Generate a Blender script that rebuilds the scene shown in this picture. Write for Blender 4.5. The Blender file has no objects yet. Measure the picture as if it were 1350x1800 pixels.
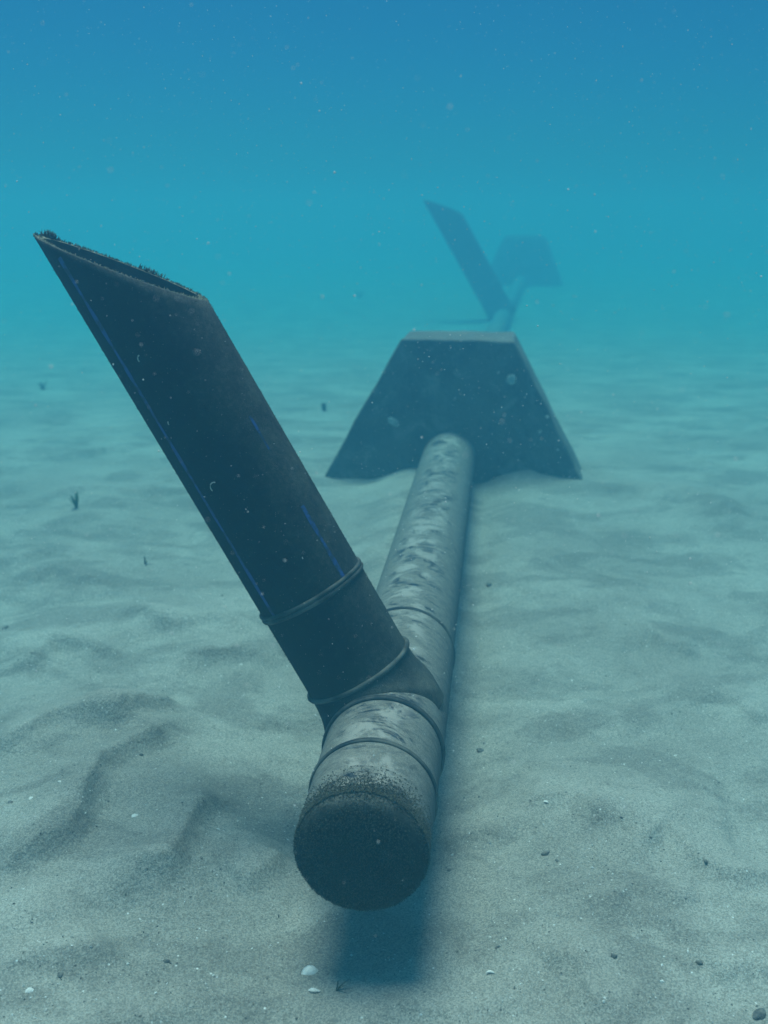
import bpy, bmesh, math, random
import numpy as np
from mathutils import Vector, Matrix, noise as mnoise

S = bpy.context.scene
COL = S.collection
R_ = math.radians
random.seed(7)
rng = np.random.default_rng(11)

# ---------------------------------------------------------------- camera
F = 1850.0                       # focal length in pixels of the 1350 x 1800 photograph
PITCH = math.atan(515.0 / F)     # camera looks this far below the horizontal
ZC = 1.678                       # camera height
CAM = Vector((0, 0, ZC))
cam_d = bpy.data.cameras.new('camera')
cam = bpy.data.objects.new('camera', cam_d); COL.objects.link(cam)
cam.location = CAM
cam.rotation_euler = (math.pi / 2 - PITCH, 0, 0)
cam_d.sensor_fit = 'VERTICAL'; cam_d.sensor_height = 24.0
cam_d.lens = 24.0 * F / 1800.0
cam_d.clip_start = 0.05; cam_d.clip_end = 600
cam_d.dof.use_dof = True
cam_d.dof.focus_distance = 2.75
cam_d.dof.aperture_fstop = 1.7
S.camera = cam

# ---------------------------------------------------------------- light: daylight that has come down through the sea
SUN_EL, SUN_AZ = R_(80), R_(-32)          # azimuth measured from +Y (away from camera) towards +X
SUN_STRENGTH, SUN_COLOR, SUN_ANGLE = 5.0, (1.0, 0.80, 0.80), R_(27)
SKY_STRENGTH, SKY_TINT = 0.08, (0.026, 0.50, 0.80)
W = bpy.data.worlds.new('World'); S.world = W; W.use_nodes = True
nt = W.node_tree; nt.nodes.clear()
sky = nt.nodes.new('ShaderNodeTexSky'); sky.sky_type = 'NISHITA'; sky.sun_disc = False
sky.sun_elevation = SUN_EL; sky.sun_rotation = SUN_AZ
sky.ozone_density = 3.0
tint = nt.nodes.new('ShaderNodeMix'); tint.data_type = 'RGBA'; tint.blend_type = 'MULTIPLY'
tint.inputs[0].default_value = 1.0
tint.inputs[7].default_value = (*SKY_TINT, 1)
bg = nt.nodes.new('ShaderNodeBackground'); bg.inputs['Strength'].default_value = SKY_STRENGTH
wo = nt.nodes.new('ShaderNodeOutputWorld')
nt.links.new(sky.outputs[0], tint.inputs[6]); nt.links.new(tint.outputs[2], bg.inputs[0]); nt.links.new(bg.outputs[0], wo.inputs[0])

sun_d = bpy.data.lights.new('sun', 'SUN'); sun = bpy.data.objects.new('sun', sun_d); COL.objects.link(sun)
sun_d.energy = SUN_STRENGTH; sun_d.angle = SUN_ANGLE; sun_d.color = SUN_COLOR
sd = Vector((math.sin(SUN_AZ) * math.cos(SUN_EL), math.cos(SUN_AZ) * math.cos(SUN_EL), math.sin(SUN_EL)))
sun.rotation_euler = sd.to_track_quat('Z', 'Y').to_euler()
sun.location = sd * 30

S.view_settings.view_transform = 'Standard'; S.view_settings.look = 'None'
S.view_settings.exposure = 0.0; S.view_settings.gamma = 1.0
S.render.engine = 'CYCLES'
S.cycles.volume_bounces = 2
S.cycles.max_bounces = 6

# ---------------------------------------------------------------- projective helpers
RIGHT = Vector((1, 0, 0)); FWD = Vector((0, math.cos(PITCH), -math.sin(PITCH))); UP = Vector((0, math.sin(PITCH), math.cos(PITCH)))
def ray(px, py): return RIGHT * ((px - 675) / F) + UP * ((900 - py) / F) + FWD
def at(px, py, t): return CAM + ray(px, py) * t
def at_z(px, py, z):
    r = ray(px, py); return CAM + r * ((z - ZC) / r.z)

# ---------------------------------------------------------------- materials
def new_mat(name):
    m = bpy.data.materials.new(name); m.use_nodes = True
    n = m.node_tree; b = n.nodes['Principled BSDF']
    return m, n, b
class NB:
    """small node-building helper"""
    def __init__(s, tree): s.t = tree; s.L = tree.links.new
    def n(s, k): return s.t.nodes.new(k)
    def put(s, sock, v):
        if hasattr(v, 'is_output') or isinstance(v, bpy.types.NodeSocket): s.L(v, sock)
        else: sock.default_value = v
    def math(s, op, a, b=0.0, clamp=False):
        x = s.n('ShaderNodeMath'); x.operation = op; x.use_clamp = clamp
        s.put(x.inputs[0], a); s.put(x.inputs[1], b); return x.outputs[0]
    def ramp(s, v, lo, hi, a=0.0, b=1.0):
        x = s.n('ShaderNodeMapRange'); x.interpolation_type = 'SMOOTHSTEP'; x.clamp = True
        s.put(x.inputs['Value'], v); x.inputs['From Min'].default_value = lo; x.inputs['From Max'].default_value = hi
        x.inputs['To Min'].default_value = a; x.inputs['To Max'].default_value = b
        return x.outputs['Result']
    def noise(s, vec, scale, detail=3, rough=0.55, dist=0.0):
        x = s.n('ShaderNodeTexNoise'); s.L(vec, x.inputs['Vector']); x.inputs['Scale'].default_value = scale
        x.inputs['Detail'].default_value = detail; x.inputs['Roughness'].default_value = rough; x.inputs['Distortion'].default_value = dist
        return x.outputs['Fac']
    def mapping(s, vec, scale=(1, 1, 1), rot=(0, 0, 0), loc=(0, 0, 0)):
        x = s.n('ShaderNodeMapping'); s.L(vec, x.inputs[0]); x.inputs['Scale'].default_value = scale
        x.inputs['Rotation'].default_value = rot; x.inputs['Location'].default_value = loc; return x.outputs[0]
    def mix(s, f, a, b, mode='MIX'):
        x = s.n('ShaderNodeMix'); x.data_type = 'RGBA'; x.blend_type = mode
        s.put(x.inputs[0], f)
        for i, v in ((6, a), (7, b)):
            if isinstance(v, tuple): x.inputs[i].default_value = (*v, 1) if len(v) == 3 else v
            else: s.L(v, x.inputs[i])
        return x.outputs[2]
    def pos(s): return s.n('ShaderNodeNewGeometry').outputs['Position']
    def nz(s):
        g = s.n('ShaderNodeNewGeometry'); x = s.n('ShaderNodeSeparateXYZ'); s.L(g.outputs['Normal'], x.inputs[0]); return x.outputs[2]
    def bump(s, h, strength, dist, normal=None):
        x = s.n('ShaderNodeBump'); x.inputs['Strength'].default_value = strength; x.inputs['Distance'].default_value = dist
        s.L(h, x.inputs['Height'])
        if normal is not None: s.L(normal, x.inputs['Normal'])
        return x.outputs[0]

SAND = (0.36, 0.335, 0.285)
def mat_sand():
    m, n, b = new_mat('sand'); N = NB(n); p = N.pos()
    big = N.noise(p, 1.6, 4); mid = N.noise(p, 9, 5, 0.65)
    fine = N.noise(p, 260, 3, 0.7); grain = N.noise(p, 520, 2, 0.6)
    c = N.mix(N.ramp(big, 0.35, 0.68), (0.33, 0.305, 0.258), (0.43, 0.405, 0.345))
    c = N.mix(N.ramp(mid, 0.42, 0.72, 0, 0.35), c, (0.235, 0.215, 0.18))
    coarse = N.ramp(N.noise(N.mapping(p, (1.6, 2.6, 1), (0, 0, 0.5), (3.1, 0.4, 0)), 1.5, 4, 0.6, 0.5), 0.47, 0.60)
    gr = N.noise(p, 150, 3, 0.75)
    c = N.mix(N.math('MULTIPLY', coarse, N.ramp(gr, 0.34, 0.62, 0.18, 0.60)), c, (0.15, 0.138, 0.12))
    c = N.mix(N.ramp(fine, 0.54, 0.70, 0, 0.7), c, (0.12, 0.11, 0.095))
    c = N.mix(N.ramp(grain, 0.60, 0.72, 0, 0.6), c, (0.62, 0.60, 0.54))
    v = N.n('ShaderNodeTexVoronoi'); v.inputs['Scale'].default_value = 60; N.L(p, v.inputs['Vector'])
    cell = N.n('ShaderNodeSeparateColor'); N.L(v.outputs['Color'], cell.inputs[0])
    dot = N.math('MULTIPLY', N.ramp(v.outputs['Distance'], 0.10, 0.22, 1, 0), N.ramp(cell.outputs[0], 0.90, 0.93))
    c = N.mix(dot, c, (0.70, 0.69, 0.64))
    dot2 = N.math('MULTIPLY', N.ramp(v.outputs['Distance'], 0.10, 0.26, 1, 0), N.ramp(cell.outputs[1], 0.90, 0.93))
    c = N.mix(N.math('MULTIPLY', dot2, 0.8), c, (0.06, 0.055, 0.05))
    v2 = N.n('ShaderNodeTexVoronoi'); v2.inputs['Scale'].default_value = 290; N.L(p, v2.inputs['Vector'])
    c2 = N.n('ShaderNodeSeparateColor'); N.L(v2.outputs['Color'], c2.inputs[0])
    gb = N.n('ShaderNodeCombineColor')
    gv = N.ramp(c2.outputs[2], 0.0, 1.0, 0.74, 1.28)
    for k in range(3): N.L(gv, gb.inputs[k])
    c = N.mix(1.0, c, gb.outputs[0], 'MULTIPLY')
    N.L(c, b.inputs['Base Color']); b.inputs['Roughness'].default_value = 0.95; b.inputs['Specular IOR Level'].default_value = 0.1
    h = N.math('ADD', N.math('MULTIPLY', fine, 0.35), N.math('ADD', mid, N.math('MULTIPLY', N.noise(p, 45, 4, 0.6), 0.6)))
    N.L(N.bump(h, 0.9, 0.012), b.inputs['Normal'])
    return m

def mat_main_pipe():
    """black polyethylene with a film of silt, bare blue-black patches and drifts of sand lying along its crown"""
    m, n, b = new_mat('silted_polyethylene'); N = NB(n); p = N.pos(); nz = N.nz()
    n1 = N.noise(p, 9, 5, 0.65, 0.6); n2 = N.noise(p, 34, 4, 0.6); fine = N.noise(p, 300, 3, 0.7)
    st = N.noise(N.mapping(p, (5, 22, 5), (0, 0, -0.11)), 1.6, 5, 0.62, 0.9)
    base = N.mix(N.ramp(n2, 0.4, 0.65), (0.010, 0.016, 0.026), (0.022, 0.034, 0.052))
    film = N.ramp(N.math('ADD', nz, N.math('MULTIPLY', N.math('SUBTRACT', n2, 0.5), 0.5)), -0.15, 0.85, 0.16, 0.86)
    dustc = N.mix(N.ramp(fine, 0.40, 0.66), (0.19, 0.185, 0.15), (0.35, 0.335, 0.28))
    film = N.math('MULTIPLY', film, N.ramp(N.noise(N.mapping(p, (30, 70, 30), (0, 0, -0.11)), 1.0, 5, 0.7), 0.36, 0.60, 0.62, 1.0))
    c = N.mix(film, base, dustc)
    crown = N.ramp(nz, 0.60, 0.95)
    st2 = N.noise(N.mapping(p, (6, 8, 6), (0, 0, -0.11)), 1.0, 6, 0.7, 1.2)
    bare = N.math('MULTIPLY', N.math('MULTIPLY', N.ramp(st2, 0.515, 0.58), crown), N.ramp(st, 0.42, 0.57, 0.15, 1.0))
    c = N.mix(bare, c, base)
    drift = N.math('MULTIPLY', N.ramp(N.math('SUBTRACT', n1, N.math('MULTIPLY', st2, 0.5)), 0.22, 0.36), N.ramp(nz, 0.80, 0.98))
    c = N.mix(N.math('MULTIPLY', drift, 0.7), c, (0.40, 0.38, 0.33))
    N.L(c, b.inputs['Base Color']); b.inputs['Roughness'].default_value = 0.85; b.inputs['Specular IOR Level'].default_value = 0.2
    h = N.math('ADD', N.math('MULTIPLY', drift, 1.0), N.math('MULTIPLY', fine, 0.25))
    N.L(N.bump(h, 0.6, 0.006), b.inputs['Normal'])
    return m

def mat_riser(name='algae_filmed_polyethylene', dots=125):
    m, n, b = new_mat(name); N = NB(n); p = N.pos(); nz = N.nz()
    n1 = N.noise(p, 7, 5, 0.6, 0.4); n2 = N.noise(p, 60, 4, 0.65); fine = N.noise(p, 330, 3, 0.7)
    c = N.mix(N.ramp(n1, 0.38, 0.66), (0.003, 0.005, 0.008), (0.009, 0.014, 0.010))
    c = N.mix(N.ramp(n2, 0.55, 0.75, 0, 0.5), c, (0.024, 0.032, 0.020))
    film = N.ramp(N.math('ADD', nz, N.math('MULTIPLY', N.math('SUBTRACT', n2, 0.5), 0.55)), 0.10, 0.90, 0.0, 0.62)
    film = N.math('MULTIPLY', film, N.math('MULTIPLY', N.ramp(fine, 0.35, 0.62, 0.35, 1.0), N.ramp(n1, 0.32, 0.62, 0.45, 1.0)))
    c = N.mix(film, c, (0.27, 0.26, 0.215))
    v = N.n('ShaderNodeTexVoronoi'); v.inputs['Scale'].default_value = dots; N.L(p, v.inputs['Vector'])
    cell = N.n('ShaderNodeSeparateColor'); N.L(v.outputs['Color'], cell.inputs[0])
    dot = N.math('MULTIPLY', N.ramp(v.outputs['Distance'], 0.06, 0.16, 1, 0), N.ramp(cell.outputs[0], 0.74, 0.80))
    c = N.mix(N.math('MULTIPLY', dot, 0.7), c, (0.34, 0.34, 0.28))
    N.L(c, b.inputs['Base Color']); b.inputs['Roughness'].default_value = 0.9; b.inputs['Specular IOR Level'].default_value = 0.15
    N.L(N.bump(N.math('ADD', fine, n2), 0.7, 0.004), b.inputs['Normal'])
    return m

def mat_stripe():
    m, n, b = new_mat('faded_blue_stripe'); N = NB(n); p = N.pos()
    w = N.noise(p, 26, 5, 0.7)
    c = N.mix(N.ramp(w, 0.44, 0.60), (0.010, 0.055, 0.25), (0.006, 0.018, 0.05))
    N.L(c, b.inputs['Base Color']); b.inputs['Roughness'].default_value = 0.8; return m

def mat_concrete():
    m, n, b = new_mat('silted_concrete'); N = NB(n); p = N.pos(); nz = N.nz()
    a = N.noise(p, 2.6, 6, 0.65); f = N.noise(p, 45, 4, 0.65); g = N.noise(p, 170, 2)
    c = N.mix(N.ramp(a, 0.34, 0.66), (0.035, 0.042, 0.038), (0.10, 0.105, 0.088))
    c = N.mix(N.ramp(f, 0.55, 0.75, 0, 0.6), c, (0.035, 0.04, 0.036))
    c = N.mix(N.ramp(g, 0.62, 0.74, 0, 0.5), c, (0.24, 0.24, 0.21))
    pt = N.noise(p, 5.5, 6, 0.7, 0.8)
    c = N.mix(N.ramp(pt, 0.50, 0.68, 0, 0.7), c, (0.20, 0.20, 0.17))
    c = N.mix(N.ramp(pt, 0.30, 0.42, 0.6, 0), c, (0.02, 0.026, 0.022))
    c = N.mix(N.math('MULTIPLY', N.ramp(nz, 0.15, 0.8), 0.45), c, (0.26, 0.24, 0.20))
    N.L(c, b.inputs['Base Color']); b.inputs['Roughness'].default_value = 0.95
    N.L(N.bump(N.math('ADD', f, a), 0.6, 0.01), b.inputs['Normal'])
    return m

def mat_plain(name, c0, c1, scale=40, rough=0.85, bump=0.4, dist=0.003):
    m, n, b = new_mat(name); N = NB(n); p = N.pos()
    a = N.noise(p, scale, 4, 0.6)
    N.L(N.mix(N.ramp(a, 0.35, 0.68), c0, c1), b.inputs['Base Color'])
    b.inputs['Roughness'].default_value = rough; b.inputs['Specular IOR Level'].default_value = 0.25
    N.L(N.bump(a, bump, dist), b.inputs['Normal'])
    return m

M = dict(
    sand=mat_sand(), main=mat_main_pipe(), riser=mat_riser(), stripe=mat_stripe(), concrete=mat_concrete(),
    turf=mat_plain('dark_turf_algae', (0.006, 0.009, 0.007), (0.17, 0.17, 0.12), 260),
    cap=mat_riser('algae_covered_cap', 110),
    rimweed=mat_plain('pale_rim_growth', (0.10, 0.12, 0.07), (0.33, 0.34, 0.24), 60),
    darkweed=mat_plain('dark_rim_growth', (0.012, 0.018, 0.014), (0.05, 0.06, 0.04), 60),
    shell=mat_plain('bleached_shell', (0.62, 0.60, 0.54), (0.82, 0.80, 0.74), 80, 0.6),
    oyster=mat_plain('oyster_scar', (0.30, 0.31, 0.28), (0.50, 0.50, 0.45), 50, 0.8),
    pebble=mat_plain('dark_pebble', (0.07, 0.072, 0.07), (0.20, 0.19, 0.165), 70),
    weed=mat_plain('green_seaweed', (0.05, 0.085, 0.03), (0.11, 0.15, 0.06), 50),
    leaf=mat_plain('dead_leaf_litter', (0.06, 0.066, 0.05), (0.14, 0.14, 0.10), 50),
    tube=mat_plain('chalky_worm_tube', (0.42, 0.43, 0.38), (0.62, 0.62, 0.55), 90),
    snow=mat_plain('marine_snow', (0.70, 0.70, 0.66), (0.80, 0.80, 0.76), 200),
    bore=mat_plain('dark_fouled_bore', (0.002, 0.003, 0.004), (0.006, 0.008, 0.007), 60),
    palebead=mat_plain('dusty_weld_bead', (0.028, 0.033, 0.031), (0.13, 0.13, 0.11), 13),
    bead=mat_plain('silted_weld_bead', (0.015, 0.022, 0.028), (0.13, 0.13, 0.11), 11),
)

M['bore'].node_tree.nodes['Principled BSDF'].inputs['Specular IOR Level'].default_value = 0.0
# ---------------------------------------------------------------- object helpers
def mesh_obj(name, verts, faces, mat, parent=None, smooth=True):
    me = bpy.data.meshes.new(name); me.from_pydata([tuple(v) for v in verts], [], faces); me.validate(); me.update()
    if smooth: me.polygons.foreach_set('use_smooth', [True] * len(me.polygons))
    me.materials.append(mat)
    o = bpy.data.objects.new(name, me); COL.objects.link(o); o.parent = parent
    return o
def tag(o, label=None, cat=None, group=None, kind=None):
    if label: o['label'] = label
    if cat: o['category'] = cat
    if group: o['group'] = group
    if kind: o['kind'] = kind
    return o
def frame(d):
    d = d.normalized(); a = Vector((0, 0, 1)) if abs(d.z) < 0.95 else Vector((1, 0, 0))
    u = d.cross(a).normalized(); v = u.cross(d).normalized(); return u, v
def ring_faces(nr, ns):
    return [(i * ns + j, i * ns + (j + 1) % ns, (i + 1) * ns + (j + 1) % ns, (i + 1) * ns + j) for i in range(nr - 1) for j in range(ns)]
def tube_along(points, radii, ns=48, cap=False):
    vs = []; n = len(points)
    for i, p in enumerate(points):
        d = points[min(i + 1, n - 1)] - points[max(i - 1, 0)]
        u, v = frame(d)
        for j in range(ns):
            a = 2 * math.pi * j / ns; vs.append(p + (u * math.cos(a) + v * math.sin(a)) * radii[i])
    fs = ring_faces(n, ns)
    if cap: fs += [tuple(range(ns))[::-1], tuple(range((n - 1) * ns, n * ns))]
    return vs, fs
def torus(center, axis, R, r, ns=72, nr=8, wob=0.0, seed=0):
    u, v = frame(axis); d = axis.normalized(); vs = []
    for j in range(ns):
        a = 2 * math.pi * j / ns; e = u * math.cos(a) + v * math.sin(a)
        k = 1 + wob * mnoise.noise(Vector((math.cos(a) * 2.5, math.sin(a) * 2.5, seed * 3.7)))
        for i in range(nr):
            b = 2 * math.pi * i / nr; vs.append(center + e * (R + r * k * math.cos(b)) + d * (r * k * math.sin(b)))
    fs = [(j * nr + i, j * nr + (i + 1) % nr, ((j + 1) % ns) * nr + (i + 1) % nr, ((j + 1) % ns) * nr + i) for j in range(ns) for i in range(nr)]
    return vs, fs

# ---------------------------------------------------------------- where the pipeline runs
PR = 0.1575                                          # pipe radius
A0 = at(674, 1320, 2.83)                             # a point of the pipe axis
PD = ray(882, 385); PD.z = 0; PD.normalize()         # its horizontal direction
AZ = A0.z
def axis_at_row(py):
    """the point of the straight pipe axis seen at picture row py"""
    lo, hi = -3.0, 12.0
    for _ in range(60):
        s = (lo + hi) / 2; q = A0 + PD * s - CAM
        y = 900 - F * (q.dot(UP) / q.dot(FWD))
        if y > py: lo = s
        else: hi = s
    return A0 + PD * ((lo + hi) / 2)
P_CAP = axis_at_row(1497); P_W2 = axis_at_row(1402); P_W1 = axis_at_row(1322); P_W3 = axis_at_row(1150)
P_JUNC = axis_at_row(1271); P_BLOCK = axis_at_row(795)
P_JUNC2 = at(884, 556, 19.5); P_BLOCK2 = at(914, 496, 26.5)
PIPE_END = P_BLOCK2 + (P_BLOCK2 - P_JUNC2).normalized() * 7 + Vector((0, 0, -0.1))
def bez(p0, p1, p2, p3, t):
    a = 1 - t; return p0 * a**3 + p1 * (3 * a * a * t) + p2 * (3 * a * t * t) + p3 * t**3
PATH = []
Lb = (P_BLOCK - P_CAP).length
for i in range(70): PATH.append(P_CAP + PD * (Lb * i / 70))
d2 = (P_BLOCK2 - P_JUNC2).normalized(); dm = (PD * 0.5 + d2 * 0.5).normalized()
for i in range(50): PATH.append(bez(P_BLOCK, P_BLOCK + PD * 2.6, P_JUNC2 - dm * 2.6, P_JUNC2, i / 50))
for i in range(30): PATH.append(bez(P_JUNC2, P_JUNC2 + dm * 1.2, P_BLOCK2 - d2 * 1.2, P_BLOCK2, i / 30))
for i in range(20): PATH.append(P_BLOCK2 + (PIPE_END - P_BLOCK2) * (i / 19))
PATH_XY = np.array([(p.x, p.y) for p in PATH])

# ---------------------------------------------------------------- seabed
def vnoise(x, y, seed=0):
    xi = np.floor(x).astype(np.int64); yi = np.floor(y).astype(np.int64); fx = x - xi; fy = y - yi
    ux = fx * fx * fx * (fx * (fx * 6 - 15) + 10); uy = fy * fy * fy * (fy * (fy * 6 - 15) + 10)
    def g(ix, iy, dx, dy):
        h = (ix * 374761393 + iy * 668265263 + seed * 1274126177) & 0x7fffffff
        h = ((h ^ (h >> 13)) * 1274126177) & 0x7fffffff; h = h ^ (h >> 16)
        a = (h % 65536) / 65536.0 * 2 * np.pi
        return np.cos(a) * dx + np.sin(a) * dy
    n00 = g(xi, yi, fx, fy); n10 = g(xi + 1, yi, fx - 1, fy); n01 = g(xi, yi + 1, fx, fy - 1); n11 = g(xi + 1, yi + 1, fx - 1, fy - 1)
    return (n00 * (1 - ux) + n10 * ux) * (1 - uy) + (n01 * (1 - ux) + n11 * ux) * uy
def fbm(x, y, seed, octv=4, gain=0.5):
    s = 0; a = 1.0
    for k in range(octv): s = s + a * vnoise(x * 2**k, y * 2**k, seed + k); a *= gain
    return s
def sstep(a, b, x):
    t = np.clip((x - a) / (b - a), 0, 1); return t * t * (3 - 2 * t)

# ripple crests read off the sea floor: points, crest height, length of the gentle side, width of the steep side
# (the steep, slumped side lies to the right of the walking direction)
CRESTS_PX = [
    ([(-60, 1592), (0, 1560), (70, 1530), (135, 1492), (165, 1425), (190, 1378), (250, 1338), (310, 1290), (350, 1255)], 0.042, 0.30, 0.075),
    ([(205, 1600), (250, 1560), (300, 1552), (330, 1500), (352, 1450), (380, 1420), (440, 1395)], 0.036, 0.26, 0.07),
    ([(-40, 1360), (40, 1330), (105, 1298), (170, 1305), (235, 1312)], 0.034, 0.26, 0.07),
    ([(190, 1312), (260, 1275), (320, 1240)], 0.026, 0.20, 0.06),
    ([(-30, 1180), (60, 1165), (100, 1135), (170, 1150), (230, 1158)], 0.030, 0.28, 0.08),
    ([(40, 1030), (95, 1005), (140, 1030), (200, 1035)], 0.026, 0.25, 0.08),
    ([(215, 1100), (240, 1090), (300, 1110), (370, 1095), (420, 1120)], 0.028, 0.25, 0.08),
    ([(300, 1155), (360, 1160), (430, 1150), (480, 1165)], 0.022, 0.22, 0.07),
    ([(895, 1425), (950, 1432), (1010, 1430), (1035, 1455), (1060, 1490)], 0.030, 0.26, 0.07),
    ([(780, 1470), (840, 1462), (900, 1480)], 0.020, 0.2, 0.06),
    ([(1080, 1560), (1130, 1510), (1170, 1480), (1215, 1525), (1270, 1553), (1335, 1550), (1400, 1500)], 0.036, 0.28, 0.07),
    ([(1060, 1625), (1105, 1575), (1160, 1590), (1230, 1600)], 0.026, 0.22, 0.07),
    ([(1120, 1130), (1140, 1110), (1180, 1140), (1230, 1150)], 0.036, 0.22, 0.07),
    ([(1200, 1240), (1270, 1225), (1330, 1260), (1390, 1265)], 0.026, 0.24, 0.07),
    ([(1150, 880), (1200, 872), (1260, 892), (1330, 900)], 0.032, 0.35, 0.12),
    ([(1030, 1060), (1090, 1050), (1140, 1075)], 0.022, 0.25, 0.09),
    ([(60, 880), (140, 868), (220, 890), (300, 885)], 0.024, 0.35, 0.12),
    ([(1000, 1290), (1060, 1272), (1120, 1292)], 0.018, 0.25, 0.08),
    ([(960, 1700), (1010, 1690), (1030, 1735), (1060, 1800)], 0.030, 0.20, 0.07),
    ([(1260, 1730), (1320, 1710), (1390, 1725)], 0.026, 0.22, 0.07),
    ([(-30, 1735), (60, 1700), (150, 1690), (215, 1655)], 0.022, 0.25, 0.08),
    ([(420, 1560), (470, 1530), (500, 1490)], 0.020, 0.2, 0.07),
]
CRESTS = []
for pts, h, la, lb in CRESTS_PX:
    w = []
    for px, py in pts:
        q = at_z(px, py, 0.02); q = at_z(px, py, 0.02 + 0.16 * max(0, min(1, (q.y - 2.6) / 3.6))); w.append((q.x, q.y))
    w = np.array(w); dense = []
    for i in range(len(w) - 1):                       # Catmull-Rom through the points
        p0, p1, p2, p3 = w[max(i - 1, 0)], w[i], w[i + 1], w[min(i + 2, len(w) - 1)]
        for k in range(4):
            t = k / 4; dense.append(0.5 * ((2 * p1) + (-p0 + p2) * t + (2 * p0 - 5 * p1 + 4 * p2 - p3) * t * t + (-p0 + 3 * p1 - 3 * p2 + p3) * t**3))
    dense.append(w[-1]); CRESTS.append((np.array(dense), h, la, lb))

def crest_profile(x, y, poly, la, lb):
    """height 0..1 of a ripple along a polyline: gentle on its left, slumped on its right, dying out at both ends"""
    num = np.zeros_like(x); den = np.zeros_like(x); n = len(poly) - 1; ds = []; vals = []
    for i in range(n):
        ax, ay = poly[i]; bx, by = poly[i + 1]; dx, dy = bx - ax, by - ay; L = math.hypot(dx, dy) + 1e-9
        t = np.clip(((x - ax) * dx + (y - ay) * dy) / (L * L), 0, 1)
        d = np.hypot(x - (ax + t * dx), y - (ay + t * dy))
        sd_ = (dx * (y - ay) - dy * (x - ax)) / L
        w = 1 / (1 + np.exp(-np.clip(sd_ / 0.006, -40, 40)))
        f = (i + t) / n; fade = sstep(0, 0.25, f) * (1 - sstep(0.75, 1, f))
        up = 0.5 * np.clip(1 - d / (la * 1.25), 0, 1)**1.15 + 0.5 * np.exp(-(d / la)**1.1); dn = 0.50 * (1 - sstep(-0.5 * lb, lb * 0.8, d)) / 0.784 + 0.50 * np.exp(-d / (lb * 2.8))
        ds.append(d); vals.append(fade * (up * w + dn * (1 - w)))
    dmin = np.min(ds, axis=0)
    for d, v in zip(ds, vals):
        w = np.exp(-(d - dmin) / 0.018); num += w * v; den += w
    return num / den

def seabed_z(x, y):
    x = np.asarray(x, float); y = np.asarray(y, float)
    z = 0.165 * sstep(2.6, 6.2, y) - 0.28 * sstep(6, 20, y) + 0.17 * sstep(20, 27, y)
    r = np.hypot(x, y)
    near = 1 - sstep(12, 26, r)
    z = z + 0.030 * fbm(x * 0.8 + 3, y * 0.8, 3, 3) * near
    # irregular, slumped ripples everywhere
    wx = x + 0.30 * fbm(x * 1.3, y * 1.3, 21, 3); wy = y + 0.30 * fbm(x * 1.3 + 9, y * 1.3, 31, 3)
    ph = (wy * 2.1 - wx * 0.75)
    fr = ph - np.floor(ph)
    saw = np.where(fr < 0.24, fr / 0.24, 1 - (fr - 0.24) / 0.76); saw = saw * saw * (3 - 2 * saw)
    amp = (0.018 + 0.012 * (1 - sstep(-0.6, 0.5, x))) * np.clip(0.35 + 1.7 * fbm(x * 0.9 + 40, y * 0.9, 51, 2), 0, 1.2)
    z = z + amp * (saw - 0.5) * near
    z = z + 0.006 * fbm(x * 3.2, y * 3.2, 67, 2) * near + 0.006 * fbm(x * 7, y * 7, 61, 3) * (1 - sstep(7, 12, r))
    # named crests
    for poly, h, la, lb in CRESTS:
        x0, y0 = poly.min(0) - 0.6; x1, y1 = poly.max(0) + 0.6
        m = (x > x0) & (x < x1) & (y > y0) & (y < y1)
        if not m.any(): continue
        xs = x[m] + 0.008 * fbm(x[m] * 9, y[m] * 9, 71, 2); ys = y[m] + 0.008 * fbm(x[m] * 9 + 5, y[m] * 9, 81, 2)
        z[m] = z[m] + (2.7 if poly[:, 0].mean() < 0 else 1.9) * h * crest_profile(xs, ys, poly, la * 1.4, lb)
    # along the pipe: sand banked on its left, a scoured gutter on its right
    m = (y > 1.5) & (y < 32) & (np.abs(x - np.interp(y, PATH_XY[:, 1], PATH_XY[:, 0])) < 1.3)
    if m.any():
        xo = x[m] - np.interp(y[m], PATH_XY[:, 1], PATH_XY[:, 0]); ym = y[m]
        far = sstep(3.3, 4.6, ym) * (1 - sstep(8, 10, ym))
        bank = 0.085 * far * np.exp(-((xo + 0.20) / 0.20)**2)
        gut = -0.030 * sstep(2.4, 3.6, ym) * np.exp(-((xo - 0.205) / 0.085)**2)
        right = 0.016 * far * np.exp(-((xo - 0.52) / 0.20)**2)
        scour = -0.045 * (1 - sstep(2.6, 3.6, ym)) * np.exp(-((xo + 0.04) / 0.34)**2)
        z[m] = z[m] + bank + gut + right + scour
    # drift heaped against the right half of the concrete block
    z = z + 0.11 * np.exp(-(((x - MOUND.x) / 0.20)**2 + ((y - MOUND.y) / 0.34)**2))
    return z
MOUND = at_z(925, 812, 0.22)

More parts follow.
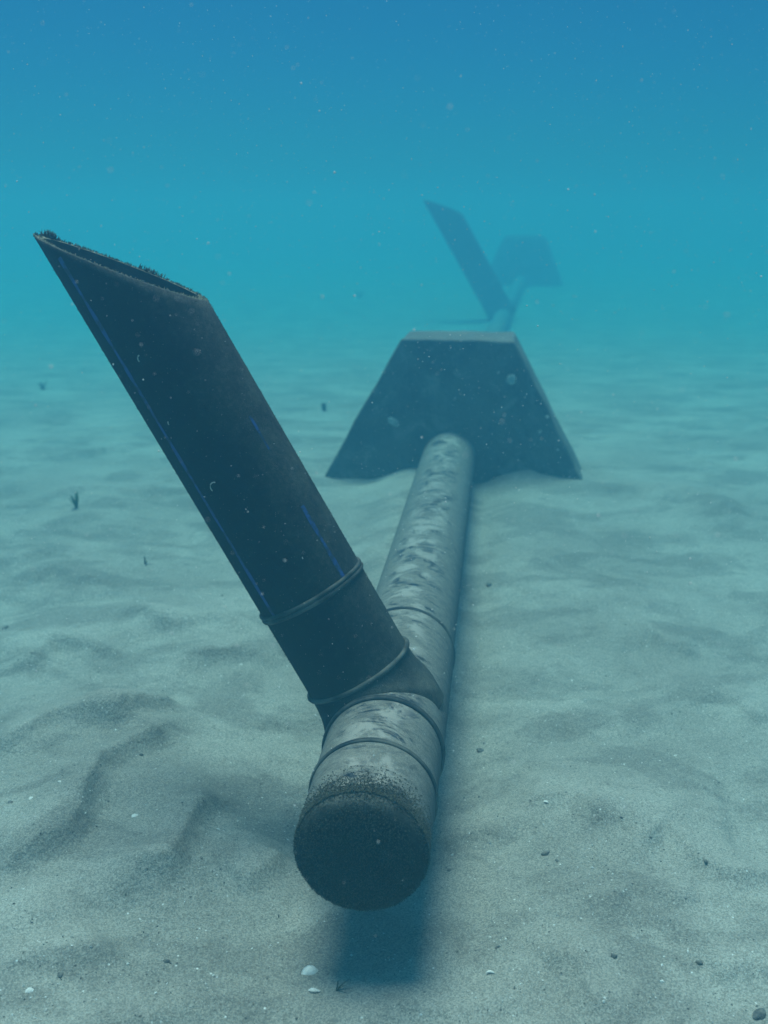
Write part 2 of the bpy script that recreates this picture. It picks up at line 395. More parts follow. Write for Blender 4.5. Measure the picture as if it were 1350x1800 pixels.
def build_seabed():
    # a polar sheet centred below the camera, fine where the picture looks
    rr = [0.0, 0.5, 0.8]; r = 1.05
    while r < 9: rr.append(r); r *= 1.0042
    while r < 30: rr.append(r); r *= 1.016
    while r < 180: rr.append(r); r *= 1.12
    rr = np.array(rr[1:])
    fine = np.linspace(-0.46, 0.46, 620)
    coarse = np.linspace(0.46, 2 * np.pi - 0.46, 132)[1:-1]
    th = np.concatenate([fine, coarse]); nth = len(th); nr = len(rr)
    RR, TH = np.meshgrid(rr, th, indexing='ij')
    X = RR * np.sin(TH); Y = RR * np.cos(TH)
    Z = seabed_z(X.ravel(), Y.ravel())
    co = np.column_stack([X.ravel(), Y.ravel(), Z])
    co = np.vstack([co, [[0, 0, float(Z[:nth].mean())]]])
    i, j = np.meshgrid(np.arange(nr - 1), np.arange(nth), indexing='ij'); j2 = (j + 1) % nth
    quads = np.stack([i * nth + j, (i + 1) * nth + j, (i + 1) * nth + j2, i * nth + j2], -1).reshape(-1, 4)[:, ::-1]
    c = nr * nth; tris = np.array([(c, (k + 1) % nth, k) for k in range(nth)])
    me = bpy.data.meshes.new('seabed'); me.vertices.add(len(co)); me.vertices.foreach_set('co', co.ravel())
    loops = np.concatenate([quads.ravel(), tris.ravel()]); nl = len(loops)
    me.loops.add(nl); me.loops.foreach_set('vertex_index', loops)
    starts = np.concatenate([np.arange(len(quads)) * 4, len(quads) * 4 + np.arange(len(tris)) * 3])
    me.polygons.add(len(starts)); me.polygons.foreach_set('loop_start', starts)
    me.polygons.foreach_set('use_smooth', np.ones(len(starts), bool))
    me.update(calc_edges=True); me.validate()
    # normals must look up
    me.materials.append(M['sand'])
    o = bpy.data.objects.new('seabed', me); COL.objects.link(o)
    if me.polygons[len(quads) // 2].normal.z < 0: me.flip_normals()
    o['kind'] = 'structure'
    return o
build_seabed()
def ground(x, y): return float(seabed_z(np.array([x]), np.array([y]))[0])
def on_sand(px, py):
    z = 0.03
    for _ in range(30): p = at_z(px, py, z); z = z * 0.5 + ground(p.x, p.y) * 0.5
    p = at_z(px, py, z); return Vector((p.x, p.y, ground(p.x, p.y)))

# ---------------------------------------------------------------- the pipeline
pipeline = bpy.data.objects.new('outfall_pipeline', None); COL.objects.link(pipeline)
pipeline.location = (0, 0, 0)
tag(pipeline, 'silt-covered black plastic outfall pipe with slanted risers running away across the sand', 'pipe')

v, f = tube_along([p + Vector((0, 0, 0)) for p in PATH], [PR * (0.972 + 0.028 * min(1, i / 5)) for i in range(len(PATH))], 72)
mesh_obj('main_pipe', v, f, M['main'], pipeline)
# the wye fitting is a slightly thicker sleeve round the pipe between its two welds
def sleeve(a, b, r, name, mat, parent):
    n = 14; pts = [a + (b - a) * (i / (n - 1)) for i in range(n)]
    v, f = tube_along(pts, [r] * n, 72); return mesh_obj(name, v, f, mat, parent)
fit = sleeve(P_W1, P_W3, PR + 0.004, 'wye_fitting', M['main'], pipeline)
# end cap: shallow dome with a rounded rim, covered in turf
def end_cap():
    d = -PD; u, w = frame(d); vs = []; prof = [(-0.030, 1.002), (-0.012, 1.0), (0.0, 0.985), (0.010, 0.955), (0.019, 0.90), (0.026, 0.80), (0.031, 0.62), (0.034, 0.38), (0.035, 0.15)]
    ns = 64
    for h, k in prof:
        for j in range(ns):
            a = 2 * math.pi * j / ns; e = u * math.cos(a) + w * math.sin(a)
            q = P_CAP + d * h + e * (PR * 0.972 * k)
            vs.append(q + d * (0.003 * mnoise.noise(q * 30)))
    fs = ring_faces(len(prof), ns); vs.append(P_CAP + d * 0.035); c = len(vs) - 1
    fs += [((len(prof) - 1) * ns + j, (len(prof) - 1) * ns + (j + 1) % ns, c) for j in range(ns)]
    return mesh_obj('end_cap', vs, fs, M['cap'], pipeline)
capo = end_cap()

def blades(points, name, mat, parent, lmin, lmax, wmin, wmax):
    """points: (position, direction) -> little bent growths, each two crossed slivers"""
    vs = []; fs = []
    for p, d in points:
        L = random.uniform(lmin, lmax); wd = random.uniform(wmin, wmax)
        jit = Vector((random.gauss(0, 1), random.gauss(0, 1), random.gauss(0, 1))) * 0.45
        d1 = (d + jit).normalized(); d2_ = (d1 + Vector((random.gauss(0, 1), random.gauss(0, 1), random.gauss(0, 1))) * 0.4).normalized()
        u, w = frame(d1); base = len(vs)
        m_ = p + d1 * L * 0.55; t_ = m_ + d2_ * L * 0.45
        for k in range(3):
            a = k * 2.094; e = u * math.cos(a) + w * math.sin(a)
            vs.append(p + e * wd * 0.5)
        for k in range(3):
            a = k * 2.094 + 0.4; e = u * math.cos(a) + w * math.sin(a)
            vs.append(m_ + e * wd * 0.45)
        vs.append(t_)
        for k in range(3):
            k2 = (k + 1) % 3
            fs += [(base + k, base + k2, base + 3 + k2, base + 3 + k), (base + 3 + k, base + 3 + k2, base + 6)]
    o = mesh_obj(name, vs, fs, mat, parent); o['kind'] = 'stuff'; return o
# turf on the cap
pts = []
u, w = frame(-PD)
for _ in range(9000):
    a = random.uniform(0, 2 * math.pi); k = math.sqrt(random.random()) * 1.0
    h = 0.036 * (1 - k**5.5)
    p = P_CAP - PD * (h + 0.0005) + (u * math.cos(a) + w * math.sin(a)) * (PR * 0.972 * k)
    nrm = (-PD + (u * math.cos(a) + w * math.sin(a)) * (k**5) * 1.2).normalized()
    pts.append((p, nrm))
for _ in range(9500):                                   # spilling a little way up over the rim
    a = random.gauss(math.pi / 2, 1.2); s = min(0.11, random.expovariate(1 / 0.024))
    e = u * math.cos(a) + w * math.sin(a)
    pts.append((P_CAP + PD * s + e * (PR * (0.972 + 0.028 * min(1, s / 0.23))), (e * 0.5 - PD).normalized()))
blades(pts, 'algae_turf', M['turf'], capo, 0.0022, 0.0055, 0.0014, 0.0030)

def weld(center, axis, R, r, parent, double=True, seed=0, mat='bead'):
    if double:
        v1, f1 = torus(center - axis * r * 0.95, axis, R, r, wob=0.3, seed=seed)
        v2, f2 = torus(center + axis * r * 0.95, axis, R, r, wob=0.3, seed=seed + 5)
        v, f = v1 + v2, f1 + [tuple(i + len(v1) for i in q) for q in f2]
    else: v, f = torus(center, axis, R, r, wob=0.3, seed=seed)
    return mesh_obj('weld_bead', v, f, M[mat], parent)
weld(P_W2, PD, PR, 0.0046, pipeline, True, 1)
weld(P_W1, PD, PR + 0.003, 0.0056, pipeline, True, 2)
weld(P_W3, PD, PR + 0.003, 0.0050, pipeline, True, 3)

# ---- the riser
RR0 = 0.153
T0 = at(686, 1272, 2.99); T1 = at(249, 530, 2.765)
RA = (T1 - T0).normalized()
_tl = at(66, 414, 2.74); _tr = at(369, 529, 2.79)
_e = (_tr - _tl).normalized(); _v = (at(215, 470, 1) - CAM).normalized()
_w0 = (_v - _e * _v.dot(_e)).normalized(); _n0 = _e.cross(_w0)
if _n0.z < 0: _n0 = -_n0
_w = _w0 * math.cos(R_(5.6)) + _n0 * math.sin(R_(5.6))
CUT_N = _e.cross(_w).normalized()
if CUT_N.z < 0: CUT_N = -CUT_N
CUT_P = (_tl + _tr) / 2
VIEW_SIDE = -(T0 - CAM).normalized()
VIEW_SIDE = (VIEW_SIDE - RA * VIEW_SIDE.dot(RA)).normalized()   # riser angle 0: the generator facing the photographer
SIDE = RA.cross(VIEW_SIDE).normalized()
if SIDE.x > 0: SIDE = -SIDE                                      # positive angles go to the left
def dist_main(q):
    r = q - A0; return (r - PD * r.dot(PD)).length
def rdir(a): return VIEW_SIDE * math.cos(a) + SIDE * math.sin(a)
def s_cut(a, rad):
    p = T0 + rdir(a) * rad
    return (CUT_P - p).dot(CUT_N) / RA.dot(CUT_N)
def make_riser():
    ns = 96; nrow = 60; vs = []
    for i in range(nrow):
        for j in range(ns):
            a = 2 * math.pi * j / ns
            s0 = 0.0; s1 = s_cut(a, RR0) - 0.004 * abs(mnoise.noise(Vector((math.cos(a) * 9, math.sin(a) * 9, 1))))
            k = (i / (nrow - 1))**1.35
            q = T0 + rdir(a) * RR0 + RA * (s0 + (s1 - s0) * k)
            dm_ = dist_main(q) - PR
            fl = 0.020 * math.exp(-max(dm_, 0) / 0.022)
            q = q + rdir(a) * fl * (1 if k < 0.6 else 0)
            vs.append(q)
    fs = ring_faces(nrow, ns)
    wall = 0.017; ri = RR0 - wall
    top0 = (nrow - 1) * ns; b = len(vs)
    for j in range(ns):                                        # rim
        a = 2 * math.pi * j / ns
        vs.append(T0 + rdir(a) * (RR0 - 0.004) + RA * (s_cut(a, RR0 - 0.004) + 0.002))
    for j in range(ns):
        a = 2 * math.pi * j / ns
        vs.append(T0 + rdir(a) * ri + RA * s_cut(a, ri))
    for j in range(ns):
        a = 2 * math.pi * j / ns
        vs.append(T0 + rdir(a) * ri + RA * 0.12)
    rows = [top0, b, b + ns, b + 2 * ns]
    for r0, r1 in zip(rows[:-1], rows[1:]):
        fs += [(r0 + j, r0 + (j + 1) % ns, r1 + (j + 1) % ns, r1 + j) for j in range(ns)]
    o = mesh_obj('riser', vs, fs, M['riser'], pipeline)
    o.data.materials.append(M['bore']); o.data.materials.append(M['rimweed'])
    nf = len(o.data.polygons)
    for k in range(ns):
        o.data.polygons[nf - 1 - k].material_index = 1
        o.data.polygons[nf - 1 - ns - k].material_index = 2
    return o
riser = make_riser()
riser['label'] = 'near dark riser pipe with slanted weed-grown open top'

def s_at_pixel(px, py, ang):
    """axial distance of the point of generator `ang` that is seen nearest to a pixel"""
    best = None
    for i in range(320):
        s = i * 0.0062; q = T0 + rdir(ang) * RR0 + RA * s - CAM
        x = 675 + F * q.x / q.dot(FWD); y = 900 - F * q.dot(UP) / q.dot(FWD)
        d = (x - px)**2 + (y - py)**2
        if best is None or d < best[0]: best = (d, s)
    return best[1]
def ang_at_pixel(px, py):
    best = None
    for k in range(-88, 89, 4):
        a = R_(k); s = s_at_pixel(px, py, a); q = T0 + rdir(a) * RR0 + RA * s - CAM
        x = 675 + F * q.x / q.dot(FWD); y = 900 - F * q.dot(UP) / q.dot(FWD); d = (x - px)**2 + (y - py)**2
        if best is None or d < best[0]: best = (d, a, s)
    return best[1], best[2]
sA = (s_at_pixel(462, 1083, math.pi / 2) + s_at_pixel(636, 990, -math.pi / 2)) / 2
sB = (s_at_pixel(549, 1222, math.pi / 2) + s_at_pixel(716, 1130, -math.pi / 2)) / 2
wa = weld(T0 + RA * sA, RA, RR0 + 0.002, 0.0062, riser, True, 8, 'palebead')
wb = weld(T0 + RA * sB, RA, RR0 + 0.004, 0.0066, riser, False, 9, 'palebead')

def stripe(ang, s0, s1, width, parent, gaps=False):
    n = 60; vs = []; fs = []
    for i in range(n):
        s = s0 + (s1 - s0) * i / (n - 1)
        wl = width * (0.75 + 0.5 * mnoise.noise(Vector((s * 14, ang * 5, 0.3))))
        for k in (-1, -0.33, 0.33, 1):
            vs.append(T0 + rdir(ang + k * wl / RR0) * (RR0 + 0.0012) + RA * s)
    for i in range(n - 1):
        for k in range(3): fs.append((i * 4 + k, i * 4 + k + 1, (i + 1) * 4 + k + 1, (i + 1) * 4 + k))
    return mesh_obj('blue_stripe', vs, fs, M['stripe'], parent)
aS, sS = ang_at_pixel(290, 760)
stripe(aS, sA + 0.012, s_cut(aS, RR0) - 0.03, 0.0085, riser)
aT, sT0 = ang_at_pixel(598, 1000); _, sT1 = ang_at_pixel(540, 905)
stripe(aT, sA + 0.012, sT1 + 0.03, 0.0080, riser)
stripe(aT, sT1 + 0.20, sT1 + 0.30, 0.0055, riser)

# growth round the cut
pale, dark = [], []
for _ in range(620):
    a = random.uniform(0, 2 * math.pi); rad = RR0 - random.uniform(0, 0.016)
    p = T0 + rdir(a) * rad + RA * (s_cut(a, rad) + 0.001)
    d = (RA * 0.5 + CUT_N * 0.8 + rdir(a) * 0.25).normalized()
    (pale if math.cos(a) > -0.1 or random.random() < 0.35 else dark).append((p, d))
blades(pale, 'rim_growth', M['rimweed'], riser, 0.002, 0.007, 0.0012, 0.003)
for k_, (c0, n_, sp, l0, l1) in enumerate(((2.12, 170, 0.07, 0.008, 0.026), (-2.72, 110, 0.08, 0.006, 0.020), (2.7, 110, 0.30, 0.003, 0.011), (-3.0, 90, 0.30, 0.003, 0.010), (1.68, 20, 0.025, 0.005, 0.013), (-2.25, 60, 0.16, 0.003, 0.010))):
    clump = []
    for _ in range(n_):
        a = random.gauss(c0, sp); rad = RR0 - random.uniform(0, 0.012)
        clump.append((T0 + rdir(a) * rad + RA * s_cut(a, rad), (CUT_N + rdir(a) * 0.3).normalized()))
    blades(clump, 'algae_clump', M['darkweed'], riser, l0, l1, 0.0014, 0.0036)
blades(dark, 'rim_algae', M['darkweed'], riser, 0.002, 0.008, 0.0014, 0.0035)
# fine fuzz over the skin of the riser, thicker towards its upper end
fz = []
for _ in range(5200):
    a = random.uniform(0, 2 * math.pi); s = random.uniform(0.30, s_cut(a, RR0))
    fz.append((T0 + rdir(a) * RR0 + RA * s, rdir(a)))
blades(fz, 'fuzz_algae', M['riser'], riser, 0.0015, 0.0045, 0.0008, 0.0018)
# chalky worm tubes stuck on the riser
def worm(px, py, size, bend):
    a, s = ang_at_pixel(px, py); base = T0 + rdir(a) * (RR0 + 0.001) + RA * s
    t1 = RA; t2 = RA.cross(rdir(a)); P = []
    for k in range(9):
        th = -0.4 + bend * k / 8
        P.append(base + t1 * math.sin(th) * size + t2 * (1 - math.cos(th)) * size + rdir(a) * 0.001)
    v, f = tube_along(P, [0.0013 + 0.0005 * k / 8 for k in range(9)], 6, True)
    mesh_obj('worm_tube', v, f, M['tube'], riser)
worm(372, 862, 0.014, 2.6); worm(246, 634, 0.010, 1.9); worm(300, 745, 0.006, 1.5); worm(533, 982, 0.004, 1.4)

# ---- the far riser: the same fitting further along, seen through the haze
def copy_part(o, parent, mat4):
    c = o.copy(); COL.objects.link(c); c.parent = parent; c.matrix_parent_inverse = Matrix.Identity(4); c.matrix_basis = mat4; return c
far_dir = (PATH[75 + 45 - 1] - PATH[75 + 45 - 3]); 
q0 = at(884, 556, 19.5); q1 = at(784, 374, 19.5 * 0.955)
fd = (q1 - q0).normalized()
rot = RA.rotation_difference(fd).to_matrix().to_4x4()
Mx = Matrix.Translation(q0) @ rot @ Matrix.Scale((q1 - q0).length / ((T1 - T0).length * 1.02), 4) @ Matrix.Translation(-T0)
riser2 = copy_part(riser, pipeline, Mx)
riser2['label'] = 'far riser pipe fading into the blue haze'
for ch in (wa, wb): copy_part(ch, riser2, Matrix.Identity(4))

# ---------------------------------------------------------------- concrete ballast blocks
def block(name, c2l, c2r, c1r, c1l, depth_dir, thick, bev, seed):
    """front face corners bottom-left, bottom-right, top-right, top-left"""
    bm = bmesh.new(); fr = [c2l, c2r, c1r, c1l]
    a = [bm.verts.new(p) for p in fr]; b = [bm.verts.new(p + depth_dir * thick) for p in fr]
    bm.faces.new(a); bm.faces.new(b[::-1])
    for i in range(4):
        j = (i + 1) % 4; bm.faces.new((a[j], a[i], b[i], b[j]))
    bmesh.ops.recalc_face_normals(bm, faces=bm.faces)
    bmesh.ops.bevel(bm, geom=[e for e in bm.edges], offset=bev, segments=3, profile=0.6, affect='EDGES')
    bmesh.ops.subdivide_edges(bm, edges=[e for e in bm.edges if e.calc_length() > 0.25], cuts=9, use_grid_fill=True)
    for vv in bm.verts:
        k_ = 0.009 + 0.022 * max(0, mnoise.noise(vv.co * 2.3 + Vector((seed, 1, 2))))
        vv.co += Vector((mnoise.noise(vv.co * 5 + Vector((seed, 0, 0))), mnoise.noise(vv.co * 5 + Vector((0, seed, 3))), mnoise.noise(vv.co * 5 + Vector((7, 0, seed))))) * k_
    me = bpy.data.meshes.new(name); bm.to_mesh(me); bm.free(); me.materials.append(M['concrete'])
    o = bpy.data.objects.new(name, me); COL.objects.link(o); return o
# the front face stands in a vertical plane across the pipe, turned a little
FN = PD.copy()
yaw = R_(3.0)
ACR = Vector((math.cos(yaw), -math.sin(yaw), 0))
DEP = Vector((math.sin(yaw), math.cos(yaw), 0)); DEP = (PD + Vector((0.02, 0, 0))).normalized()
PB0 = axis_at_row(806)
def on_face(px, py):
    r = ray(px, py); nn = Vector((ACR.y, -ACR.x, 0)).normalized()
    t = (PB0 - CAM).dot(nn) / r.dot(nn); return CAM + r * t
TL, TR = on_face(706, 596), on_face(903, 599)
BL, BR = on_face(574, 830), on_face(1026, 846)
def extend(a, b, k): return b + (b - a) * k
BL2, BR2 = extend(TL, BL, 0.5), extend(TR, BR, 0.5)
blk = block('concrete_block', BL2, BR2, TR, TL, DEP, 0.52, 0.018, 2)
tag(blk, 'large trapezoid concrete block straddling the pipe, dark front with two pale spots', 'concrete block', 'concrete ballast blocks along the pipe')
def scar(px, py, rx, ry, rot_, seed):
    c = on_face(px, py); nn = -Vector((-ACR.y, ACR.x, 0)).normalized()
    if nn.y > 0: nn = -nn
    ax = ACR; az = Vector((0, 0, 1)); vs = []; ns = 22
    for k, h in ((1.0, -0.004), (0.9, 0.010), (0.6, 0.016), (0.25, 0.012)):
        for j in range(ns):
            a = 2 * math.pi * j / ns
            q = 1 + 0.22 * mnoise.noise(Vector((math.cos(a) * 1.6, math.sin(a) * 1.6, seed)))
            x_, y_ = rx * k * q * math.cos(a), ry * k * q * math.sin(a)
            x2, y2 = x_ * math.cos(rot_) - y_ * math.sin(rot_), x_ * math.sin(rot_) + y_ * math.cos(rot_)
            vs.append(c + ax * x2 + az * y2 + nn * h)
    vs.append(c + nn * 0.008); fs = ring_faces(4, ns) + [(3 * ns + j, 3 * ns + (j + 1) % ns, 4 * ns) for j in range(ns)]
    o = mesh_obj('oyster_shell', vs, fs, M['oyster'], blk); return o
scar(899, 667, 0.030, 0.032, 0.2, 1.0); scar(691, 741, 0.040, 0.024, -0.6, 4.0)
for px, py, r in ((962, 733, 0.010), (949, 759, 0.012), (876, 655, 0.008), (800, 700, 0.006), (772, 777, 0.005), (980, 790, 0.008)): scar(px, py, r, r * 0.8, 0.5, px)

nn2 = (P_BLOCK2 - P_JUNC2); nn2.z = 0; nn2.normalize(); ac2 = Vector((nn2.y, -nn2.x, 0))
c2 = P_BLOCK2.copy(); gz = ground(c2.x, c2.y)
def fp(dx, z): return Vector((c2.x, c2.y, 0)) + ac2 * dx + Vector((0, 0, z))
blk2 = block('concrete_block', fp(-1.12, gz - 0.3), fp(1.22, gz - 0.3), fp(0.57, gz + 1.24), fp(-0.43, gz + 1.24), nn2, 0.9, 0.2, 9)
tag(blk2, 'distant concrete block, a faint dark shape in the haze behind the far riser', 'concrete block', 'concrete ballast blocks along the pipe')

# ---------------------------------------------------------------- small things on the sand
def bivalve(pos, size, rz, tiltx, label, mat='shell'):
    size *= 1.35; ns, nr = 15, 6; vs = []; fs = []
    for side in (1, -1):
        b0 = len(vs)
        for i in range(nr):
            k = i / (nr - 1)
            for j in range(ns):
                a = -1.25 + 2.5 * j / (ns - 1)
                rad = size * k * (1 - 0.22 * abs(a) / 1.25); rib = 0.04 * size * math.sin(j * 2.4) * k
                h = size * 0.55 * math.sin(math.pi * (0.12 + 0.76 * k)) * math.cos(a * 0.95)
                vs.append(Vector((math.sin(a) * rad, math.cos(a) * rad - size * 0.5, (h + rib) * 0.62 - (0.0 if side > 0 else size * 0.07))))
        for i in range(nr - 1):
            for j in range(ns - 1):
                q = (b0 + i * ns + j, b0 + i * ns + j + 1, b0 + (i + 1) * ns + j + 1, b0 + (i + 1) * ns + j)
                fs.append(q if side < 0 else q[::-1])
    n1 = nr * ns
    for j in range(ns - 1):
        a = (nr - 1) * ns + j; fs.append((a, a + 1, n1 + a + 1, n1 + a))
    o = mesh_obj('shell', vs, fs, M[mat]); o.location = pos - Vector((0, 0, size * 0.05)); o.rotation_euler = (tiltx, 0.15, rz)
    return tag(o, label, 'shell', 'shells lying on the sand')
def pebble(pos, size, label, name='pebble', mat='pebble', cat='pebble', group='dark pebbles on the sand', flat=0.55, seed=0):
    bm = bmesh.new(); bmesh.ops.create_icosphere(bm, subdivisions=3, radius=1)
    for vv in bm.verts:
        n_ = 1 + 0.35 * mnoise.noise(vv.co * 1.1 + Vector((seed * 5.1, 0, 0))) + 0.10 * mnoise.noise(vv.co * 4 + Vector((0, seed, 0)))
        vv.co = Vector((vv.co.x * 1.25, vv.co.y * 0.85, vv.co.z * flat)) * n_ * size * 0.85
    for ff in bm.faces: ff.smooth = True
    me = bpy.data.meshes.new(name); bm.to_mesh(me); bm.free(); me.materials.append(M[mat])
    o = bpy.data.objects.new(name, me); COL.objects.link(o)
    o.location = pos + Vector((0, 0, size * 0.10)); o.rotation_euler = (0.1, 0.1, seed * 1.7)
    return tag(o, label, cat, group)
def tuft(pos, h, n_, label, name, mat, cat, spread=0.6, lean=(0, 0), seed=0, wide=1.0):
    rnd = random.Random(seed); vs = []; fs = []
    for b in range(n_):
        az = rnd.uniform(0, 2 * math.pi); le = rnd.uniform(0.15, spread); L = h * rnd.uniform(0.55, 1.05); wd = h * rnd.uniform(0.06, 0.12) * wide
        dirv = Vector((math.cos(az) * le + lean[0], math.sin(az) * le + lean[1], 1)).normalized(); sidev = Vector((-math.sin(az), math.cos(az), 0))
        b0 = len(vs)
        for k in range(5):
            t = k / 4; c = dirv * L * t + Vector((math.cos(az), math.sin(az), 0)) * (L * 0.25 * t * t) + Vector((0, 0, -0.01 * (k == 0)))
            ww = wd * (0.5 + 1.2 * t - 1.5 * t * t)
            th = Vector((math.cos(az), math.sin(az), 0)) * 0.0008
            vs += [c - sidev * ww + th, c + sidev * ww + th, c + sidev * ww - th, c - sidev * ww - th]
        for k in range(4):
            for e in range(4):
                fs.append((b0 + k * 4 + e, b0 + k * 4 + (e + 1) % 4, b0 + (k + 1) * 4 + (e + 1) % 4, b0 + (k + 1) * 4 + e))
    o = mesh_obj(name, vs, fs, M[mat]); o.location = pos
    return tag(o, label, cat)

bivalve(on_sand(237, 1434), 0.013, 0.9, 0.1, 'white oval shell on the shaded ripple left of the pipe end')
bivalve(on_sand(105, 1374), 0.0085, 2.0, 0.2, 'small white shell, right one of the pair near the left edge')
bivalve(on_sand(55, 1403), 0.010, 1.0, 0.2, 'small white shell, left one of the pair near the left edge')
bivalve(on_sand(52, 1741), 0.011, 0.4, 0.3, 'round white shell in the bottom left corner')
bivalve(on_sand(959, 1409), 0.009, 2.2, 0.1, 'single bright white shell on the pale sand right of the pipe end')
bivalve(on_sand(383, 1458), 0.009, 2.4, 0.6, 'white shell sliver in the shadow left of the pipe cap')
bivalve(on_sand(424, 1168), 0.007, 0.3, 0.2, 'tiny white shell on sand just left of the leaning riser')
bivalve(on_sand(545, 1708), 0.024, 0.2, 0.5, 'largest pale shell, upper of the broken pair below the pipe cap', 'shell')
bivalve(on_sand(551, 1742), 0.016, 2.8, 0.4, 'bluish white shell, lower of the broken pair below the pipe cap', 'shell')
bivalve(on_sand(1005, 1196), 0.007, 1.5, 0.1, 'tiny white shell on the open sand right of the pipe')
bivalve(on_sand(1187, 1328), 0.007, 0.5, 0.1, 'tiny white shell on rippled sand near the right edge')
# a curved fragment
fr0 = on_sand(862, 1717); P = [fr0 + Vector((0.012 * math.cos(t), 0.012 * math.sin(t), 0.004)) for t in np.linspace(0.6, 2.4, 10)]
v_, f_ = tube_along(P, [0.0012 + 0.0022 * math.sin(math.pi * k / 9) for k in range(10)], 8, True)
tag(mesh_obj('shell_fragment', v_, f_, M['shell']), 'curved white shell fragment on the sand right of the pipe shadow', 'shell')

pebble(on_sand(106, 1714), 0.0085, 'dark pebble in the bottom left corner above the white shell', seed=1)
pebble(on_sand(959, 1500), 0.0115, 'largest dark pebble on the sand right of the pipe cap', seed=2)
pebble(on_sand(979, 1513), 0.006, 'small dark pebble just below the largest one right of the cap', seed=3)
pebble(on_sand(1079, 1681), 0.008, 'dark pebble in the lower right beside scattered white grit', seed=4)
pebble(on_sand(1229, 1692), 0.008, 'dark pebble low on the right, towards the corner', seed=5)
pebble(on_sand(1335, 1785), 0.016, 'dark lump in the bottom right corner', seed=6)
pebble(on_sand(845, 1320), 0.013, 'dark pitted stone beside the pipe, right of the welds', seed=7)
pebble(on_sand(860, 1028), 0.016, 'dark stone on pale sand right of the silted pipe', seed=8)
pebble(on_sand(18, 1410), 0.007, 'dark speck of stone at the left edge by the two shells', seed=9)
pebble(on_sand(10, 1104), 0.014, 'flat dark stone at the left edge among the ripples', seed=10)
pebble(on_sand(293, 1690), 0.008, 'dark pebble on the sand between left corner and pipe shadow', seed=11)
pebble(on_sand(1241, 1514), 0.007, 'dark pebble inside the ripple hollow at right', seed=12)
pebble(on_sand(248, 1327), 0.007, 'dark pebble on the bright ripple back left of the riser foot', seed=13)
pebble(on_sand(354, 1508), 0.005, 'tiny dark pebble at the ripple edge in the shadow', seed=14)
pebble(on_sand(790, 1530), 0.006, 'dark pebble close beside the pipe cap shadow', seed=15)
pebble(on_sand(1092, 1437), 0.005, 'tiny dark pebble on smooth sand below the right ripples', seed=16)

tuft(on_sand(135, 893), 0.085, 9, 'little green seaweed tuft standing on the sand at left', 'seaweed_tuft', 'weed', 'seaweed', 0.5, seed=3)
tuft(on_sand(254, 990), 0.05, 3, 'dark scrap of weed lying on sand left of the riser', 'weed_scrap', 'leaf', 'weed scrap', 1.0, (0.9, 0.2), 5, 1.4)
tuft(on_sand(570, 722), 0.085, 4, 'rounded dark leaf standing on the sand left of the large block', 'drift_leaf', 'leaf', 'leaf', 0.25, seed=6, wide=3.0)
tuft(on_sand(632, 524), 0.22, 7, 'faint dark weed clump on the far sand behind the block', 'weed_clump', 'leaf', 'seaweed', 1.1, (0.3, 0), 7, 1.8)
tuft(on_sand(75, 684), 0.10, 6, 'dark weed clump far off at the left edge', 'weed_clump', 'leaf', 'seaweed', 1.0, seed=8, wide=1.8)
tuft(on_sand(590, 1742), 0.035, 4, 'dark weed stalk lying beside the broken shells below the cap', 'weed_scrap', 'leaf', 'weed scrap', 0.6, (0.8, 0.5), 10)

# shell grit and coarse grains: too many to count
def grit():
    vs = []; fs = []
    n = 3400; k = 0
    px = rng.uniform(-60, 1410, n * 2); py = 700 + 1150 * rng.random(n * 2)**0.75
    dens = fbm(px * 0.006, py * 0.006, 5, 3)
    for i in range(n * 2):
        if dens[i] < rng.normal(0.05, 0.25): continue
        p = at_z(px[i], py[i], 0.03)
        if p.y > 6.2: continue
        vs.append((p.x, p.y)); k += 1
        if k >= n: break
    P = np.array(vs); Z = seabed_z(P[:, 0], P[:, 1]); vs = []; mi = []
    for (x, y), z in zip(P, Z):
        s = 0.0011 * math.exp(abs(rng.normal(0, 0.55))); s = min(s, 0.0042)
        c = Vector((x, y, z + s * 0.3)); b = len(vs)
        axs = [Vector(rng.normal(0, 1, 3)) for _ in range(2)]
        a = axs[0].normalized(); bb = a.cross(axs[1]).normalized(); cc = a.cross(bb)
        vs += [c + a * s * 1.5, c - a * s * 1.3, c + bb * s, c - bb * s * 0.9, c + cc * s * 0.6, c - cc * s * 0.6]
        for q in ((0, 2, 4), (2, 1, 4), (1, 3, 4), (3, 0, 4), (2, 0, 5), (1, 2, 5), (3, 1, 5), (0, 3, 5)): fs.append(tuple(b + e for e in q))
        mi += [0 if rng.random() < 0.62 else 1] * 8
    o = mesh_obj('shell_grit', vs, fs, M['shell'], None, False); o.data.materials.append(M['pebble'])
    o.data.polygons.foreach_set('material_index', mi)
    tag(o, 'white and dark specks of shell grit scattered over the sand', 'shell grit', kind='stuff')
grit()

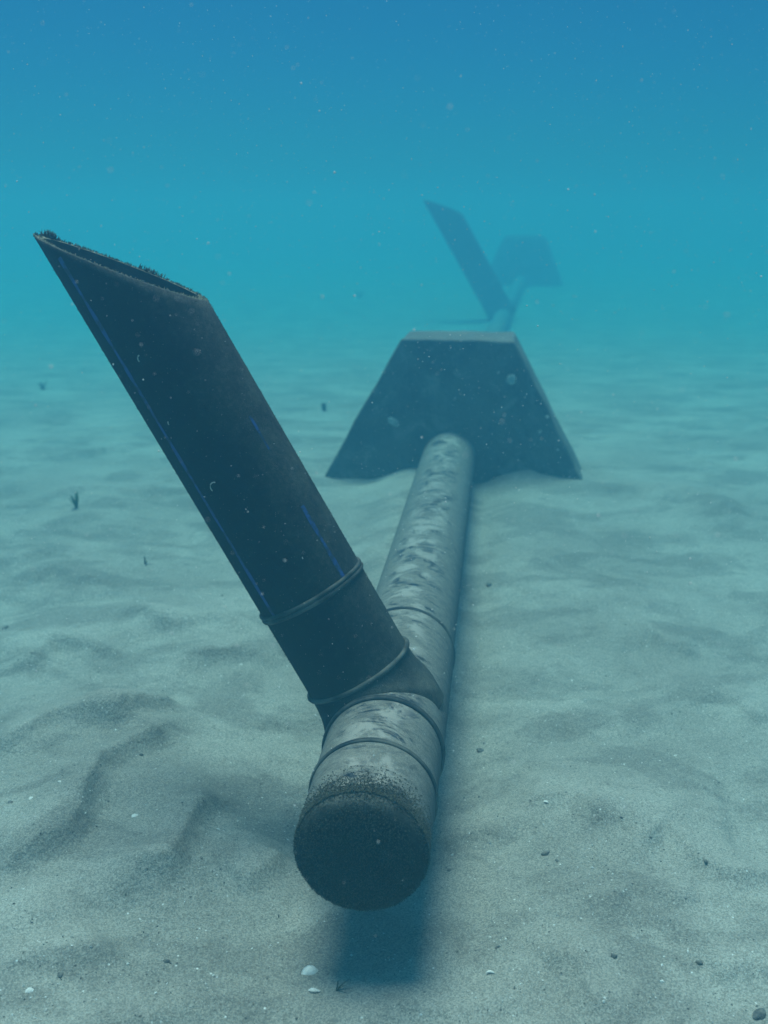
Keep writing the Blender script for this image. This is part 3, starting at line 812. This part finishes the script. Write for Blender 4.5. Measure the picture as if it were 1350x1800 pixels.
# ---------------------------------------------------------------- the water
def haze():
    bm = bmesh.new(); bmesh.ops.create_cube(bm, size=1)
    me = bpy.data.meshes.new('haze'); bm.to_mesh(me); bm.free()
    o = bpy.data.objects.new('haze', me); COL.objects.link(o)
    z0, z1 = -1.2, 2.7
    o.scale = (370, 370, z1 - z0); o.location = (0, 0, (z0 + z1) / 2)
    m = bpy.data.materials.new('sea_water_haze'); m.use_nodes = True; t = m.node_tree; t.nodes.clear()
    out = t.nodes.new('ShaderNodeOutputMaterial'); v = t.nodes.new('ShaderNodeVolumePrincipled')
    v.inputs['Color'].default_value = (0.11, 0.345, 0.49, 1)
    v.inputs['Density'].default_value = 0.175
    v.inputs['Anisotropy'].default_value = 0.65
    v.inputs['Absorption Color'].default_value = (0.0, 0.82, 0.93, 1)
    t.links.new(v.outputs[0], out.inputs['Volume']); me.materials.append(m)
    tag(o, 'blue-green sea water clouded with fine silt', 'water', kind='stuff')
haze()

def marine_snow():
    """specks drifting in the water all round the pipe"""
    n = 23000
    X = rng.uniform(-2.4, 2.4, n); Y = rng.uniform(1.15, 5.8, n); Z = rng.uniform(0.05, 2.55, n)
    k = Z > seabed_z(X, Y) + 0.03; X, Y, Z = X[k], Y[k], Z[k]; n = len(X)
    sz = np.minimum(0.00056 * np.exp(np.abs(rng.normal(0, 0.60, n))), 0.0021)
    oct_ = np.array([(1, 0, 0), (-1, 0, 0), (0, 1, 0), (0, -1, 0), (0, 0, 1), (0, 0, -1)], float)
    vs = (np.column_stack([X, Y, Z])[:, None, :] + oct_[None] * (rng.uniform(0.6, 1.4, (n, 1, 3)) * sz[:, None, None])).reshape(-1, 3)
    of = np.array([(0, 2, 4), (2, 1, 4), (1, 3, 4), (3, 0, 4), (2, 0, 5), (1, 2, 5), (3, 1, 5), (0, 3, 5)])
    fs = (np.arange(n)[:, None, None] * 6 + of[None]).reshape(-1, 3).tolist()
    o = mesh_obj('suspended_particles', vs, fs, M['snow'])
    tag(o, 'pale specks of silt drifting in the water', 'particles', kind='stuff')
marine_snow()
